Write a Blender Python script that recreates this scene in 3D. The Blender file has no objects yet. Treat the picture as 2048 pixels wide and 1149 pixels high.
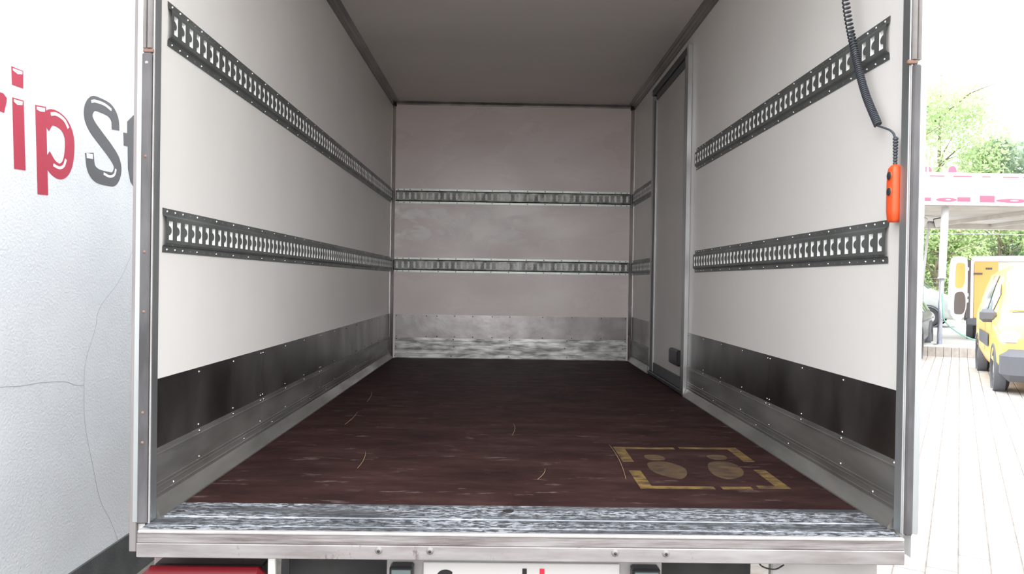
import bpy, math, random
from mathutils import Vector, Matrix
random.seed(7)
sc = bpy.context.scene
COL = sc.collection

# ------------------------------------------------------------------ camera
W, L, H = 2.0576, 4.1615, 2.185          # inside width, length and height of the cargo box
G = -0.85                                # street level below the cargo floor
SLAB = -0.64                             # top of the raised concrete yard
CAM = Vector((0.96082, -1.93810, 0.66587))
c_r = Vector((0.99981325, -0.01196317, 0.01517717))
c_u = Vector((-0.0150841, 0.00783212, 0.99985555))
c_f = Vector((0.01208032, 0.99989776, -0.0076502))
cd = bpy.data.cameras.new('camera')
cam = bpy.data.objects.new('camera', cd)
COL.objects.link(cam)
m = Matrix(((c_r.x, c_u.x, -c_f.x, CAM.x), (c_r.y, c_u.y, -c_f.y, CAM.y), (c_r.z, c_u.z, -c_f.z, CAM.z), (0, 0, 0, 1)))
cam.matrix_world = m
cd.sensor_fit = 'HORIZONTAL'
cd.sensor_width = 36.0
cd.lens = 36.0 * 1429.8 / 2048.0
cd.clip_start = 0.05
cd.clip_end = 300
sc.camera = cam

# ------------------------------------------------------------------ sky and exposure
wd = bpy.data.worlds.new('overcast_sky')
sc.world = wd
wd.use_nodes = True
wn = wd.node_tree.nodes
wl = wd.node_tree.links
bg = wn['Background']
bg.inputs['Color'].default_value = (0.965, 0.98, 1.0, 1)
# overcast sky: brightness rises evenly from the horizon to the zenith
tcw = wn.new('ShaderNodeTexCoord'); sxw = wn.new('ShaderNodeSeparateXYZ')
wl.new(tcw.outputs['Generated'], sxw.inputs[0])
mrw = wn.new('ShaderNodeMapRange')
mrw.inputs['From Min'].default_value = 0.0; mrw.inputs['From Max'].default_value = 1.0
mrw.inputs['To Min'].default_value = 1.0; mrw.inputs['To Max'].default_value = 1.8
wl.new(sxw.outputs['Z'], mrw.inputs['Value'])
wl.new(mrw.outputs['Result'], bg.inputs['Strength'])
sc.view_settings.view_transform = 'Standard'
sc.view_settings.look = 'None'
sc.view_settings.gamma = 1.0
sc.view_settings.use_curve_mapping = False
sc.view_settings.exposure = 1.74

# ------------------------------------------------------------------ materials
MATS = {}
def ramp(nt, fac, stops):
    r = nt.nodes.new('ShaderNodeValToRGB')
    while len(r.color_ramp.elements) < len(stops):
        r.color_ramp.elements.new(0.5)
    for e, (p, c) in zip(r.color_ramp.elements, stops):
        e.position = p
        e.color = (c[0], c[1], c[2], 1) if isinstance(c, (tuple, list)) else (c, c, c, 1)
    nt.links.new(fac, r.inputs['Fac'])
    return r.outputs['Color']
def noise(nt, scale, stretch=(1, 1, 1), detail=4, rough=0.55, off=(0, 0, 0), dist=0.0):
    tc = nt.nodes.new('ShaderNodeTexCoord')
    mp = nt.nodes.new('ShaderNodeMapping')
    mp.inputs['Scale'].default_value = stretch
    mp.inputs['Location'].default_value = off
    nt.links.new(tc.outputs['Object'], mp.inputs['Vector'])
    n = nt.nodes.new('ShaderNodeTexNoise')
    n.inputs['Scale'].default_value = scale
    n.inputs['Detail'].default_value = detail
    n.inputs['Roughness'].default_value = rough
    n.inputs['Distortion'].default_value = dist
    nt.links.new(mp.outputs['Vector'], n.inputs['Vector'])
    return n.outputs['Fac']
def mixc(nt, fac, a, b):
    x = nt.nodes.new('ShaderNodeMix')
    x.data_type = 'RGBA'
    if hasattr(fac, 'node'):
        nt.links.new(fac, x.inputs[0])
    else:
        x.inputs[0].default_value = fac
    for s, v in ((6, a), (7, b)):
        if hasattr(v, 'node'):
            nt.links.new(v, x.inputs[s])
        else:
            x.inputs[s].default_value = (v[0], v[1], v[2], 1)
    return x.outputs[2]
def mat(name, col=(.5, .5, .5), rough=0.5, metal=0.0, spec=0.5, emit=None):
    m = bpy.data.materials.new(name)
    m.use_nodes = True
    b = m.node_tree.nodes['Principled BSDF']
    b.inputs['Base Color'].default_value = (*col, 1)
    b.inputs['Roughness'].default_value = rough
    b.inputs['Metallic'].default_value = metal
    b.inputs['Specular IOR Level'].default_value = spec
    MATS[name] = m
    return m
def bsdf(m): return m.node_tree.nodes['Principled BSDF']
def setc(m, sock, out): m.node_tree.links.new(out, bsdf(m).inputs[sock])
def bump(m, h, strength=0.2, dist=0.01):
    nt = m.node_tree
    b = nt.nodes.new('ShaderNodeBump')
    b.inputs['Strength'].default_value = strength
    b.inputs['Distance'].default_value = dist
    nt.links.new(h, b.inputs['Height'])
    nt.links.new(b.outputs['Normal'], bsdf(m).inputs['Normal'])
def vary(name, a, b, scale, rough, metal=0, stretch=(1, 1, 1), lo=.35, hi=.65, rr=None, bs=0, bscale=None, spec=.5, detail=4):
    m = mat(name, a, rough, metal, spec)
    nt = m.node_tree
    n = noise(nt, scale, stretch, detail)
    setc(m, 'Base Color', ramp(nt, n, [(lo, a), (hi, b)]))
    if rr:
        n2 = noise(nt, scale * 0.7, stretch, 5, off=(3, 5, 7))
        setc(m, 'Roughness', ramp(nt, n2, [(.35, rr[0]), (.65, rr[1])]))
    if bs:
        bump(m, noise(nt, bscale or scale, stretch, 4, off=(9, 2, 4)), bs)
    return m

vary('panel_white', (.735, .71, .685), (.775, .752, .725), 1.6, .32, rr=(.28, .42), spec=.45)
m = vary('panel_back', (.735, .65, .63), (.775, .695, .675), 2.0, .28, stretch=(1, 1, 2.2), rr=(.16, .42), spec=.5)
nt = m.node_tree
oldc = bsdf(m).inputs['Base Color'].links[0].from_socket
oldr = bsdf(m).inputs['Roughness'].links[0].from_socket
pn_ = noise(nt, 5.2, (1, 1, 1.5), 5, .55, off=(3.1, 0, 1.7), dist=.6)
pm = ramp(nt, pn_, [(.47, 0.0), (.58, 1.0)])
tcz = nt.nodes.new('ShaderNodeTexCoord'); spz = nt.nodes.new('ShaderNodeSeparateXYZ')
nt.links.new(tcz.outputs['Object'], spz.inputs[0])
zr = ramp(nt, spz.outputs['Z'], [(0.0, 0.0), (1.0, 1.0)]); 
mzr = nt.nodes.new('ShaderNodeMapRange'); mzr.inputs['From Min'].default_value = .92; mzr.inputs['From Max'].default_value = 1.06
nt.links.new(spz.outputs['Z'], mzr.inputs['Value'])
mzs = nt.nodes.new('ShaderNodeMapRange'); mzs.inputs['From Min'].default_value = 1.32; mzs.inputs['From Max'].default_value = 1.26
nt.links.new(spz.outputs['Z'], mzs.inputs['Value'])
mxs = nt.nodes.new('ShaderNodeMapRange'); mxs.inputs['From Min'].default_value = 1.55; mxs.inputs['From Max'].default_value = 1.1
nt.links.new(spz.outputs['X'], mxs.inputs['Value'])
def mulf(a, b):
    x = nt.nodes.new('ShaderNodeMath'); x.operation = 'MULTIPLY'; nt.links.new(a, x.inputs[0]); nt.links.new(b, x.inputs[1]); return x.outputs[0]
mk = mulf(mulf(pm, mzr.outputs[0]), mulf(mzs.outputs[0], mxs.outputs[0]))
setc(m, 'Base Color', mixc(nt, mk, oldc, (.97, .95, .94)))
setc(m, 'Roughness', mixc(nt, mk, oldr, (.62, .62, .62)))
vary('panel_ceiling', (.64, .60, .585), (.70, .66, .64), .9, .4, stretch=(.5, 1.6, 1), rr=(.35, .5))
# phenolic plywood floor: dark red-brown, streaked across, scuffed pale in places
m = mat('plywood', (.06, .03, .03), .5, spec=.06)
nt = m.node_tree
n1 = noise(nt, 2.6, (1, 2.6, 1), 8, .68)
base = ramp(nt, n1, [(.28, (.016, .0085, .0085)), (.5, (.034, .0165, .0155)), (.74, (.060, .032, .029))])
n2 = noise(nt, 5.5, (1, 3.2, 1), 8, .7, off=(4.2, 1.1, 0))
sc1 = ramp(nt, n2, [(.585, 0.0), (.71, .9)])
c2 = mixc(nt, sc1, base, (.15, .115, .11))
n3 = noise(nt, 60, (.12, 1, 1), 3, .6, off=(1, 8, 0))
sc2 = ramp(nt, n3, [(.72, 0.0), (.78, .7)])
setc(m, 'Base Color', mixc(nt, sc2, c2, (.25, .19, .16)))
setc(m, 'Roughness', ramp(nt, n2, [(.3, .50), (.7, .68)]))
bump(m, n1, .08)
# metals
vary('rail_zinc', (.155, .168, .163), (.205, .22, .214), 7, .42, .6, rr=(.34, .5))
vary('rail_zinc_worn', (.10, .10, .092), (.26, .258, .24), 14, .42, 1.0, stretch=(1, 1, .6), rr=(.34, .55))
vary('rail_flange_lit', (.50, .54, .50), (.60, .64, .60), 8, .45, .9)  # same metal as the rail, paled to paint in the opening's reflection
vary('kick_steel', (.26, .255, .25), (.33, .325, .32), 5, .36, 1.0, stretch=(1, 1, .5), rr=(.28, .46))
m = MATS['kick_steel']; nt = m.node_tree
oc = bsdf(m).inputs['Base Color'].links[0].from_socket
sn = noise(nt, 26, (1, 6, .7), 4, .6, off=(2, 6, 1))
sm_ = ramp(nt, sn, [(.70, 0.0), (.76, 1.0)])
setc(m, 'Base Color', mixc(nt, sm_, oc, (.62, .61, .60)))
m = vary('kick_aluminium', (.19, .185, .172), (.29, .282, .265), 6, .42, .6, stretch=(1, .4, 2), rr=(.32, .52))
m = vary('back_plate_steel', (.22, .20, .197), (.36, .335, .33), 3, .35, 1.0, rr=(.28, .40), bs=.22, bscale=7)
m = vary('back_plate_aluminium', (.20, .195, .19), (.58, .56, .545), 22, .4, 1.0, stretch=(.35, 1, 1.6), rr=(.3, .55), bs=.15, bscale=14)
vary('post_zinc', (.42, .45, .46), (.52, .55, .56), 9, .4, .9, stretch=(1, 1, .2), rr=(.33, .5))
vary('trim_dull', (.20, .19, .18), (.34, .325, .31), 5, .4, .9, stretch=(1, .3, 1))
vary('trim_aluminium', (.55, .53, .52), (.7, .68, .67), 5, .3, 1.0, stretch=(1, 1, .3), rr=(.2, .4))
vary('skin_paint', (.20, .175, .175), (.27, .25, .25), 10, .5, .1, stretch=(1, 1, .2))
vary('edge_paint', (.36, .335, .33), (.46, .445, .44), 14, .45, .2)
mat('black_plastic', (.02, .02, .021), .4)
vary('rubber_seal', (.045, .043, .045), (.12, .115, .12), 12, .5, 0, stretch=(1, 1, .25))
mat('rust', (.22, .13, .10), .8)
mat('screw_steel', (.85, .85, .83), .22, 1.0)
mat('bolt_dull', (.22, .21, .205), .5, .3)
mat('dark_screw', (.05, .045, .045), .5, .6)
mat('slot_lip', (.80, .80, .79), .5)
mat('pin_white', (.75, .74, .72), .5)
# threshold: oxidised blue-grey aluminium with white flakes along x
m = mat('threshold_aluminium', (.45, .47, .5), .38, .85)
nt = m.node_tree
n1 = noise(nt, 38, (.8, 2.2, 1), 10, .78)
fl = ramp(nt, n1, [(.47, 0.0), (.54, .9)])
n0 = noise(nt, 3.2, (.7, 4.5, 1), 4, .55, off=(2, 0, 0))
den = ramp(nt, n0, [(.36, 0.0), (.58, 1.0)])
mul = nt.nodes.new('ShaderNodeMath'); mul.operation = 'MULTIPLY'
nt.links.new(fl, mul.inputs[0]); nt.links.new(den, mul.inputs[1])
n2 = noise(nt, 5, (.6, 3, 1), 5, .6, off=(7, 3, 0))
bc = ramp(nt, n2, [(.3, (.13, .142, .158)), (.7, (.24, .255, .275))])
setc(m, 'Base Color', mixc(nt, mul.outputs[0], bc, (.40, .42, .46)))
inv = nt.nodes.new('ShaderNodeMath'); inv.operation = 'MULTIPLY_ADD'
nt.links.new(mul.outputs[0], inv.inputs[0]); inv.inputs[1].default_value = -.75; inv.inputs[2].default_value = .85
setc(m, 'Metallic', inv.outputs[0])
setc(m, 'Roughness', ramp(nt, n1, [(.4, .34), (.6, .6)]))
# outer sill face: pale, stained along a band
m = mat('sill_face', (.55, .52, .52), .5, .3)
nt = m.node_tree
n1 = noise(nt, 8, (.5, 1, 3), 6, .6)
cb = ramp(nt, n1, [(.3, (.20, .18, .178)), (.6, (.32, .305, .302)), (.8, (.37, .36, .357))])
n2 = noise(nt, 22, (1, 1, .6), 8, .75, off=(5, 0, 2))
st = ramp(nt, n2, [(.60, 0.0), (.68, .75)])
setc(m, 'Base Color', mixc(nt, st, cb, (.09, .07, .068)))
m = mat('sill_stain', (.22, .17, .165), .6, .2)
nt = m.node_tree
n2 = noise(nt, 9, (.35, 1, 7), 8, .7, off=(1, 0, 6))
setc(m, 'Base Color', ramp(nt, n2, [(.30, (.08, .06, .058)), (.46, (.20, .18, .178)), (.62, (.31, .295, .292))]))
vary('yellow_paint', (.050, .028, .02), (.20, .125, .034), 18, .55, lo=.36, hi=.60, stretch=(1, 1.6, 1), detail=8)
vary('yellow_paint_thin', (.040, .022, .018), (.115, .072, .033), 14, .55, lo=.34, hi=.66, stretch=(1, 1.6, 1), detail=8)
mat('straw', (.34, .24, .13), .7)
m = vary('plaster', (.66, .69, .725), (.72, .75, .78), 2.5, .8, bs=.35, bscale=90)
m = vary('plinth_grey', (.055, .058, .06), (.09, .092, .095), 6, .8, bs=.3, bscale=80)
mat('letter_red', (.42, .022, .056), .55)
mat('letter_grey', (.085, .088, .095), .55)
mat('letter_shine', (.85, .85, .87), .5)
mat('crack', (.40, .41, .42), .9)
mat('lamp_red', (.12, .004, .008), .25, spec=.35)
mat('lamp_black', (.012, .012, .014), .3)
mat('plate_white', (.52, .51, .50), .35)
mat('ink_black', (.01, .01, .012), .4)
mat('ink_red', (.65, .02, .05), .4)
vary('under_red', (.26, .17, .175), (.36, .27, .275), 3, .45, .2)
vary('under_grey', (.30, .285, .28), (.40, .385, .38), 4, .55, .1)
vary('chassis_black', (.012, .012, .012), (.03, .03, .03), 8, .7)
mat('bracket_white', (.72, .71, .68), .6)
mat('remote_orange', (.86, .10, .025), .38)
mat('button_black', (.03, .035, .04), .45)
mat('cable_grey', (.055, .062, .075), .5)
mat('door_gasket', (.10, .10, .105), .6)
vary('door_panel', (.54, .51, .49), (.58, .55, .53), 2, .35, rr=(.34, .42))
vary('door_alu', (.42, .42, .425), (.60, .60, .60), 8, .35, .95, stretch=(1, 1, .2))
mat('door_dark', (.10, .10, .105), .45, .6)
vary('paver', (.36, .33, .30), (.45, .42, .39), 9, .85, bs=.2, bscale=60)
vary('paver_joint', (.15, .135, .12), (.21, .19, .17), 12, .95)
vary('concrete', (.50, .50, .48), (.60, .60, .58), 3, .85)
mat('van_yellow', (.80, .52, .14), .25, spec=.5)
mat('van_white', (.75, .75, .77), .25, spec=.5)
mat('van_silver', (.52, .56, .55), .3, .3)
mat('car_black', (.03, .03, .033), .2)
mat('car_glass', (.10, .13, .13), .06, spec=.8)
mat('windscreen_sky_reflect', (.66, .68, .70), .08, spec=.8)  # pale colour stands in for sky reflected in the glass
mat('bumper_grey', (.10, .105, .12), .55)
mat('tyre', (.055, .055, .06), .8)
mat('hubcap', (.55, .56, .58), .35, .5)
mat('plywood_lining', (.72, .40, .12), .55)
mat('lining_dark', (.10, .09, .09), .6)
mat('reflector_red', (.75, .05, .08), .3)
vary('canopy_white', (.78, .78, .77), (.82, .82, .81), 2, .6)
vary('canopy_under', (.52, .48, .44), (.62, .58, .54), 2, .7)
mat('sign_red', (.76, .10, .17), .5)
mat('pole_white', (.78, .79, .82), .5)
mat('pole_steel', (.50, .52, .60), .35, .7)
mat('hose_green', (.20, .42, .33), .5)
mat('wire_grey', (.30, .30, .32), .6)
mat('bark', (.22, .18, .14), .9)
def leafmat(name, a, b):
    m = vary(name, a, b, 2.5, .55, lo=.4, hi=.6)
    nt = m.node_tree
    tr = nt.nodes.new('ShaderNodeBsdfTranslucent')
    tr.inputs['Color'].default_value = (*[min(1, v * 1.25) for v in b], 1)
    mx = nt.nodes.new('ShaderNodeMixShader')
    mx.inputs[0].default_value = .45
    nt.links.new(bsdf(m).outputs[0], mx.inputs[1])
    nt.links.new(tr.outputs[0], mx.inputs[2])
    nt.links.new(mx.outputs[0], nt.nodes['Material Output'].inputs['Surface'])
leafmat('leaf_birch', (.36, .47, .24), (.50, .60, .37))
leafmat('leaf_green', (.22, .31, .21), (.35, .44, .33))
leafmat('leaf_lime', (.32, .42, .19), (.46, .56, .30))

# ------------------------------------------------------------------ mesh helpers
class MB:
    def __init__(s):
        s.v = []; s.f = []; s.sm = []
    def add(s, vs, fs, smooth=False):
        o = len(s.v)
        s.v += [tuple(v) for v in vs]
        s.f += [tuple(i + o for i in f) for f in fs]
        s.sm += [smooth] * len(fs)
        return s
    def box(s, a, b, bev=0.0):
        x0, y0, z0 = a; x1, y1, z1 = b
        if bev <= 0:
            return s.add([(x0, y0, z0), (x1, y0, z0), (x1, y1, z0), (x0, y1, z0), (x0, y0, z1), (x1, y0, z1), (x1, y1, z1), (x0, y1, z1)],
                         [(3, 2, 1, 0), (4, 5, 6, 7), (0, 1, 5, 4), (1, 2, 6, 5), (2, 3, 7, 6), (3, 0, 4, 7)])
        r = min(bev, (x1 - x0) / 2.01, (y1 - y0) / 2.01, (z1 - z0) / 2.01)
        vs = []; idx = {}
        for i, sx in enumerate((x0, x1)):
            for j, sy in enumerate((y0, y1)):
                for k, sz in enumerate((z0, z1)):
                    dx = r if i == 0 else -r; dy = r if j == 0 else -r; dz = r if k == 0 else -r
                    idx[(i, j, k, 'x')] = len(vs); vs.append((sx, sy + dy, sz + dz))
                    idx[(i, j, k, 'y')] = len(vs); vs.append((sx + dx, sy, sz + dz))
                    idx[(i, j, k, 'z')] = len(vs); vs.append((sx + dx, sy + dy, sz))
        fs = []
        I = idx
        for i in (0, 1):
            q = [I[(i, 0, 0, 'x')], I[(i, 1, 0, 'x')], I[(i, 1, 1, 'x')], I[(i, 0, 1, 'x')]]
            fs.append(tuple(q if i else q[::-1]))
            q = [I[(0, i, 0, 'y')], I[(0, i, 1, 'y')], I[(1, i, 1, 'y')], I[(1, i, 0, 'y')]]
            fs.append(tuple(q if i else q[::-1]))
            q = [I[(0, 0, i, 'z')], I[(1, 0, i, 'z')], I[(1, 1, i, 'z')], I[(0, 1, i, 'z')]]
            fs.append(tuple(q if i else q[::-1]))
        for i in (0, 1):
            for j in (0, 1):
                fl = (i + j) % 2
                q = [I[(i, j, 0, 'x')], I[(i, j, 1, 'x')], I[(i, j, 1, 'y')], I[(i, j, 0, 'y')]]
                fs.append(tuple(q if fl else q[::-1]))
                q = [I[(i, 0, j, 'x')], I[(i, 0, j, 'z')], I[(i, 1, j, 'z')], I[(i, 1, j, 'x')]]
                fs.append(tuple(q if fl else q[::-1]))
                q = [I[(0, i, j, 'y')], I[(1, i, j, 'y')], I[(1, i, j, 'z')], I[(0, i, j, 'z')]]
                fs.append(tuple(q if fl else q[::-1]))
                for k in (0, 1):
                    q = [I[(i, j, k, 'x')], I[(i, j, k, 'y')], I[(i, j, k, 'z')]]
                    fs.append(tuple(q if (i + j + k) % 2 else q[::-1]))
        return s.add(vs, fs)
    def prism(s, pts, fn0, fn1):
        """closed outline swept from fn0(p) to fn1(p)"""
        n = len(pts)
        vs = [fn0(p) for p in pts] + [fn1(p) for p in pts]
        fs = [tuple(range(n - 1, -1, -1)), tuple(range(n, 2 * n))]
        fs += [(i, (i + 1) % n, n + (i + 1) % n, n + i) for i in range(n)]
        return s.add(vs, fs)
    def tube(s, path, r, seg=8, closed=False):
        path = [Vector(p) for p in path]
        n = len(path)
        rs = r if isinstance(r, (list, tuple)) else [r] * n
        vs = []; fs = []
        nrm = None
        for i, p in enumerate(path):
            t = (path[min(i + 1, n - 1)] - path[max(i - 1, 0)]).normalized()
            if nrm is None:
                nrm = t.orthogonal().normalized()
            nrm = (nrm - t * nrm.dot(t)).normalized()
            b = t.cross(nrm)
            for k in range(seg):
                a = 2 * math.pi * k / seg
                vs.append(p + (nrm * math.cos(a) + b * math.sin(a)) * rs[i])
        for i in range(n - 1):
            for k in range(seg):
                fs.append((i * seg + k, i * seg + (k + 1) % seg, (i + 1) * seg + (k + 1) % seg, (i + 1) * seg + k))
        s.add(vs, fs, True)
        o = len(s.v) - n * seg
        s.f += [tuple(o + k for k in range(seg - 1, -1, -1)), tuple(o + (n - 1) * seg + k for k in range(seg))]
        s.sm += [False, False]
        return s
    def lathe(s, prof, org, ax, seg=24, smooth=True):
        """profile (along axis, radius) turned about an axis"""
        ax = Vector(ax).normalized(); e1 = ax.orthogonal().normalized(); e2 = ax.cross(e1); org = Vector(org)
        vs = []; fs = []
        for a, r in prof:
            for k in range(seg):
                t = 2 * math.pi * k / seg
                vs.append(org + ax * a + (e1 * math.cos(t) + e2 * math.sin(t)) * r)
        for i in range(len(prof) - 1):
            for k in range(seg):
                fs.append((i * seg + k, i * seg + (k + 1) % seg, (i + 1) * seg + (k + 1) % seg, (i + 1) * seg + k))
        return s.add(vs, fs, smooth)
    def mesh(s, name):
        me = bpy.data.meshes.new(name)
        me.from_pydata(s.v, [], s.f)
        me.polygons.foreach_set('use_smooth', s.sm)
        me.validate()
        me.update()
        return me
    def build(s, name, material, parent=None, label=None, cat=None, group=None, kind=None):
        return link(name, s.mesh(name), material, parent, label, cat, group, kind)
def link(name, me, material=None, parent=None, label=None, cat=None, group=None, kind=None):
    if material and not me.materials:
        me.materials.append(MATS[material])
    o = bpy.data.objects.new(name, me)
    COL.objects.link(o)
    if parent is not None:
        o.parent = parent
    return tag(o, label, cat, group, kind)
def tag(o, label=None, cat=None, group=None, kind=None):
    if label: o['label'] = label
    if cat: o['category'] = cat
    if group: o['group'] = group
    if kind: o['kind'] = kind
    return o
def thing(name, label, cat, loc=(0, 0, 0), group=None, kind=None, rz=0):
    o = bpy.data.objects.new(name, None)
    o.empty_display_size = .1
    COL.objects.link(o)
    o.location = loc
    o.rotation_euler = (0, 0, rz)
    return tag(o, label, cat, group, kind)

# ------------------------------------------------------------------ cargo box shell
wall_l = MB().box((-.035, .005, -.07), (0, L + .045, H + .05)).build('wall_left', 'panel_white', kind='structure', label='white panel side wall of the cargo box without a door')
wall_r = MB().box((W, .005, -.07), (W + .030, L + .045, H + .05)).build('wall_right', 'panel_white', kind='structure', label='white panel side wall of the cargo box with the door')
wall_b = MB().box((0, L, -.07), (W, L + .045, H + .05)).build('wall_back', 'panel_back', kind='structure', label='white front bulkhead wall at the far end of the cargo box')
ceil = MB().box((0, .005, H), (W, L, H + .05)).build('ceiling', 'panel_ceiling', kind='structure', label='grey-white ceiling panel of the cargo box')
floor = MB().box((0, .17, -.045), (W, L, 0)).build('floor', 'plywood', kind='structure', label='dark red-brown scuffed plywood cargo floor')

# screws: one dome mesh per axis, shared
def dome(name, r, h, ax, matn):
    mb = MB().lathe([(0, r), (h * .6, r * .8), (h, r * .3), (h, 0.0005)], (0, 0, 0), ax, 8)
    me = mb.mesh(name); me.materials.append(MATS[matn]); return me
SCR = {'L': dome('screw', .0044, .003, (1, 0, 0), 'screw_steel'), 'R': dome('screw', .0044, .003, (-1, 0, 0), 'screw_steel'),
       'B': dome('screw', .0046, .002, (0, -1, 0), 'dark_screw'), 'F': dome('bolt', .0105, .005, (0, -1, 0), 'bolt_dull')}
def screw(side, p, parent, name='screw'):
    o = link(name, SCR[side], None, parent)
    o.location = p
    return o
def frame(side):
    """local (u along, w out of wall, v up) -> world"""
    if side == 'L': return lambda u, w, v: (w, u, v)
    if side == 'R': return lambda u, w, v: (W - w, u, v)
    return lambda u, w, v: (u, L - w, v)

# ------------------------------------------------------------------ slotted tie-down rails
RH, WO = .125, .0125
def rail_mesh(side, u0, u1, z0, first, matn):
    F = frame(side); mb = MB(); lips = MB(); P = .05
    def strip(pts, smooth=True):
        for (va, wa), (vb, wb) in zip(pts[:-1], pts[1:]):
            mb.add([F(u0, wa, z0 + va), F(u1, wa, z0 + va), F(u1, wb, z0 + vb), F(u0, wb, z0 + vb)], [(0, 1, 2, 3)])
    lo = [(0, .0), (0, .0022), (.0165, .0022), (.0195, .0035), (.0235, WO - .0012), (.0265, WO)]
    strip(lo); strip([(RH - a, b) for a, b in lo][::-1])
    va, vb = .0265, RH - .0265
    s0, s1 = RH / 2 - .0265, RH / 2 + .0265
    hw, br = (.0090, .0118) if side == 'B' else (.0112, .0150)
    dv = math.sqrt(br * br - hw * hw)
    arc = []
    for i in range(9):
        t = -math.asin(dv / br) + 2 * math.asin(dv / br) * i / 8
        arc.append((br * math.cos(t), br * math.sin(t)))
    n = int(round((u1 - first) / P))
    cells = [first + P * i for i in range(n + 1) if first + P * i + .012 < u1]
    edges = [u0] + [c + P / 2 for c in cells[:-1]] + [u1]
    mid = RH / 2
    for c, a, b in zip(cells, edges[:-1], edges[1:]):
        if side == 'B':
            Lp = [(c - hw, s0)] + [(c - x, mid + y) for x, y in arc] + [(c - hw, s1)]
            Rp = [(c + hw, s0)] + [(c + x, mid + y) for x, y in arc] + [(c + hw, s1)]
        else:
            # plain slot; half-round tab added on the rear-opening edge to darken its middle
            ta = [(c - hw + .0195 * math.cos(t), mid + .0135 * math.sin(t)) for t in [-math.pi / 2 + math.pi * i / 8 for i in range(9)]]
            mb.add([F(q[0], WO - .0012, z0 + q[1]) for q in ta], [tuple(range(9))])
            Lp = [(c - hw, s0), (c - hw, s1)]
            Rp = [(c + hw, s0), (c + hw, s1)]
        A = lambda q: F(q[0], WO, z0 + q[1])
        left = [(a, va), (c - hw, va)] + Lp + [(c - hw, vb), (a, vb)]
        right = [(b, va), (c + hw, va)] + Rp + [(c + hw, vb), (b, vb)]
        mb.add([A(q) for q in left], [tuple(range(len(left)))])
        mb.add([A(q) for q in right], [tuple(range(len(right)))][::-1])
        mb.add([A(q) for q in ((c - hw, va), (c + hw, va), (c + hw, s0), (c - hw, s0))], [(0, 1, 2, 3)])
        mb.add([A(q) for q in ((c - hw, s1), (c + hw, s1), (c + hw, vb), (c - hw, vb))], [(0, 1, 2, 3)])
        ring = Lp + Rp[::-1]
        k = len(ring)
        vs = [F(q[0], WO, z0 + q[1]) for q in ring] + [F(q[0], WO - .0075, z0 + q[1]) for q in ring]
        lips.add(vs, [(i, (i + 1) % k, k + (i + 1) % k, k + i) for i in range(k)] + [tuple(range(k, 2 * k))], False)
    return mb.mesh('rail_body'), cells, lips.mesh('slot_lips')
RAILS = []
def rail(side, u0, u1, z0, first, label, matn='rail_zinc'):
    F = frame(side)
    t = thing('tie_down_rail', label, 'rail', F(u0, 0, z0), 'slotted load rails on the walls')
    me, cells, lm = rail_mesh(side, u0, u1, z0, first, matn)
    o = link('rail_body', me, matn, t)
    if side == 'B':
        me.materials.append(MATS['rail_flange_lit'])
        for pi in (1, 8):
            me.polygons[pi].material_index = 1
    inv = Matrix.Translation(-Vector(F(u0, 0, z0)))
    me.transform(inv); lm.transform(inv)
    link('slot_lips', lm, 'slot_lip', t, kind='stuff')
    pins = MB()
    nn = len(cells)
    for i, c in enumerate(cells):
        sc_ = i < 3 or i % 3 == 1 or i > nn - 4
        for v in (.0085, RH - .0085):
            p = inv @ Vector(F(c, .0022, z0 + v))
            if sc_:
                screw(side, p, t)
            else:
                q = Vector(F(1, 0, 0)) - Vector(F(0, 0, 0)); w = Vector(F(0, 1, 0)) - Vector(F(0, 0, 0))
                r = .0016
                vs = [p + w * .0003 + q * r * math.cos(a * math.pi / 3) + Vector((0, 0, 1)) * r * math.sin(a * math.pi / 3) for a in range(6)]
                pins.add(vs, [tuple(range(6))])
    if pins.v:
        pins.build('small_holes', 'pin_white' if side != 'B' else 'dark_screw', t, kind='stuff')
    return t
ZL, ZU = .7335, 1.3188
rail('L', .0818, L - .03, ZL, .1088, 'long lower slotted steel rail on the doorless side wall')
rail('L', .0991, L - .03, ZU, .1261, 'long upper slotted steel rail on the doorless side wall')
rail('R', .0866, 2.150, ZL, .1136, 'lower slotted steel rail between the door and the orange remote')
rail('R', .1000, 2.150, ZU, .1270, 'upper slotted steel rail behind the coiled cable')
rail('R', 3.345, L - .035, ZL, 3.372, 'short lower slotted rail between the door frame and the far corner')
rail('R', 3.345, L - .035, ZU, 3.372, 'short upper slotted rail between the door frame and the far corner')
rail('B', .030, 2.026, ZL, .053, 'lower worn slotted rail across the far end wall', 'rail_zinc_worn')
rail('B', .035, 2.030, ZU, .055, 'upper worn slotted rail across the far end wall', 'rail_zinc_worn')

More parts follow.
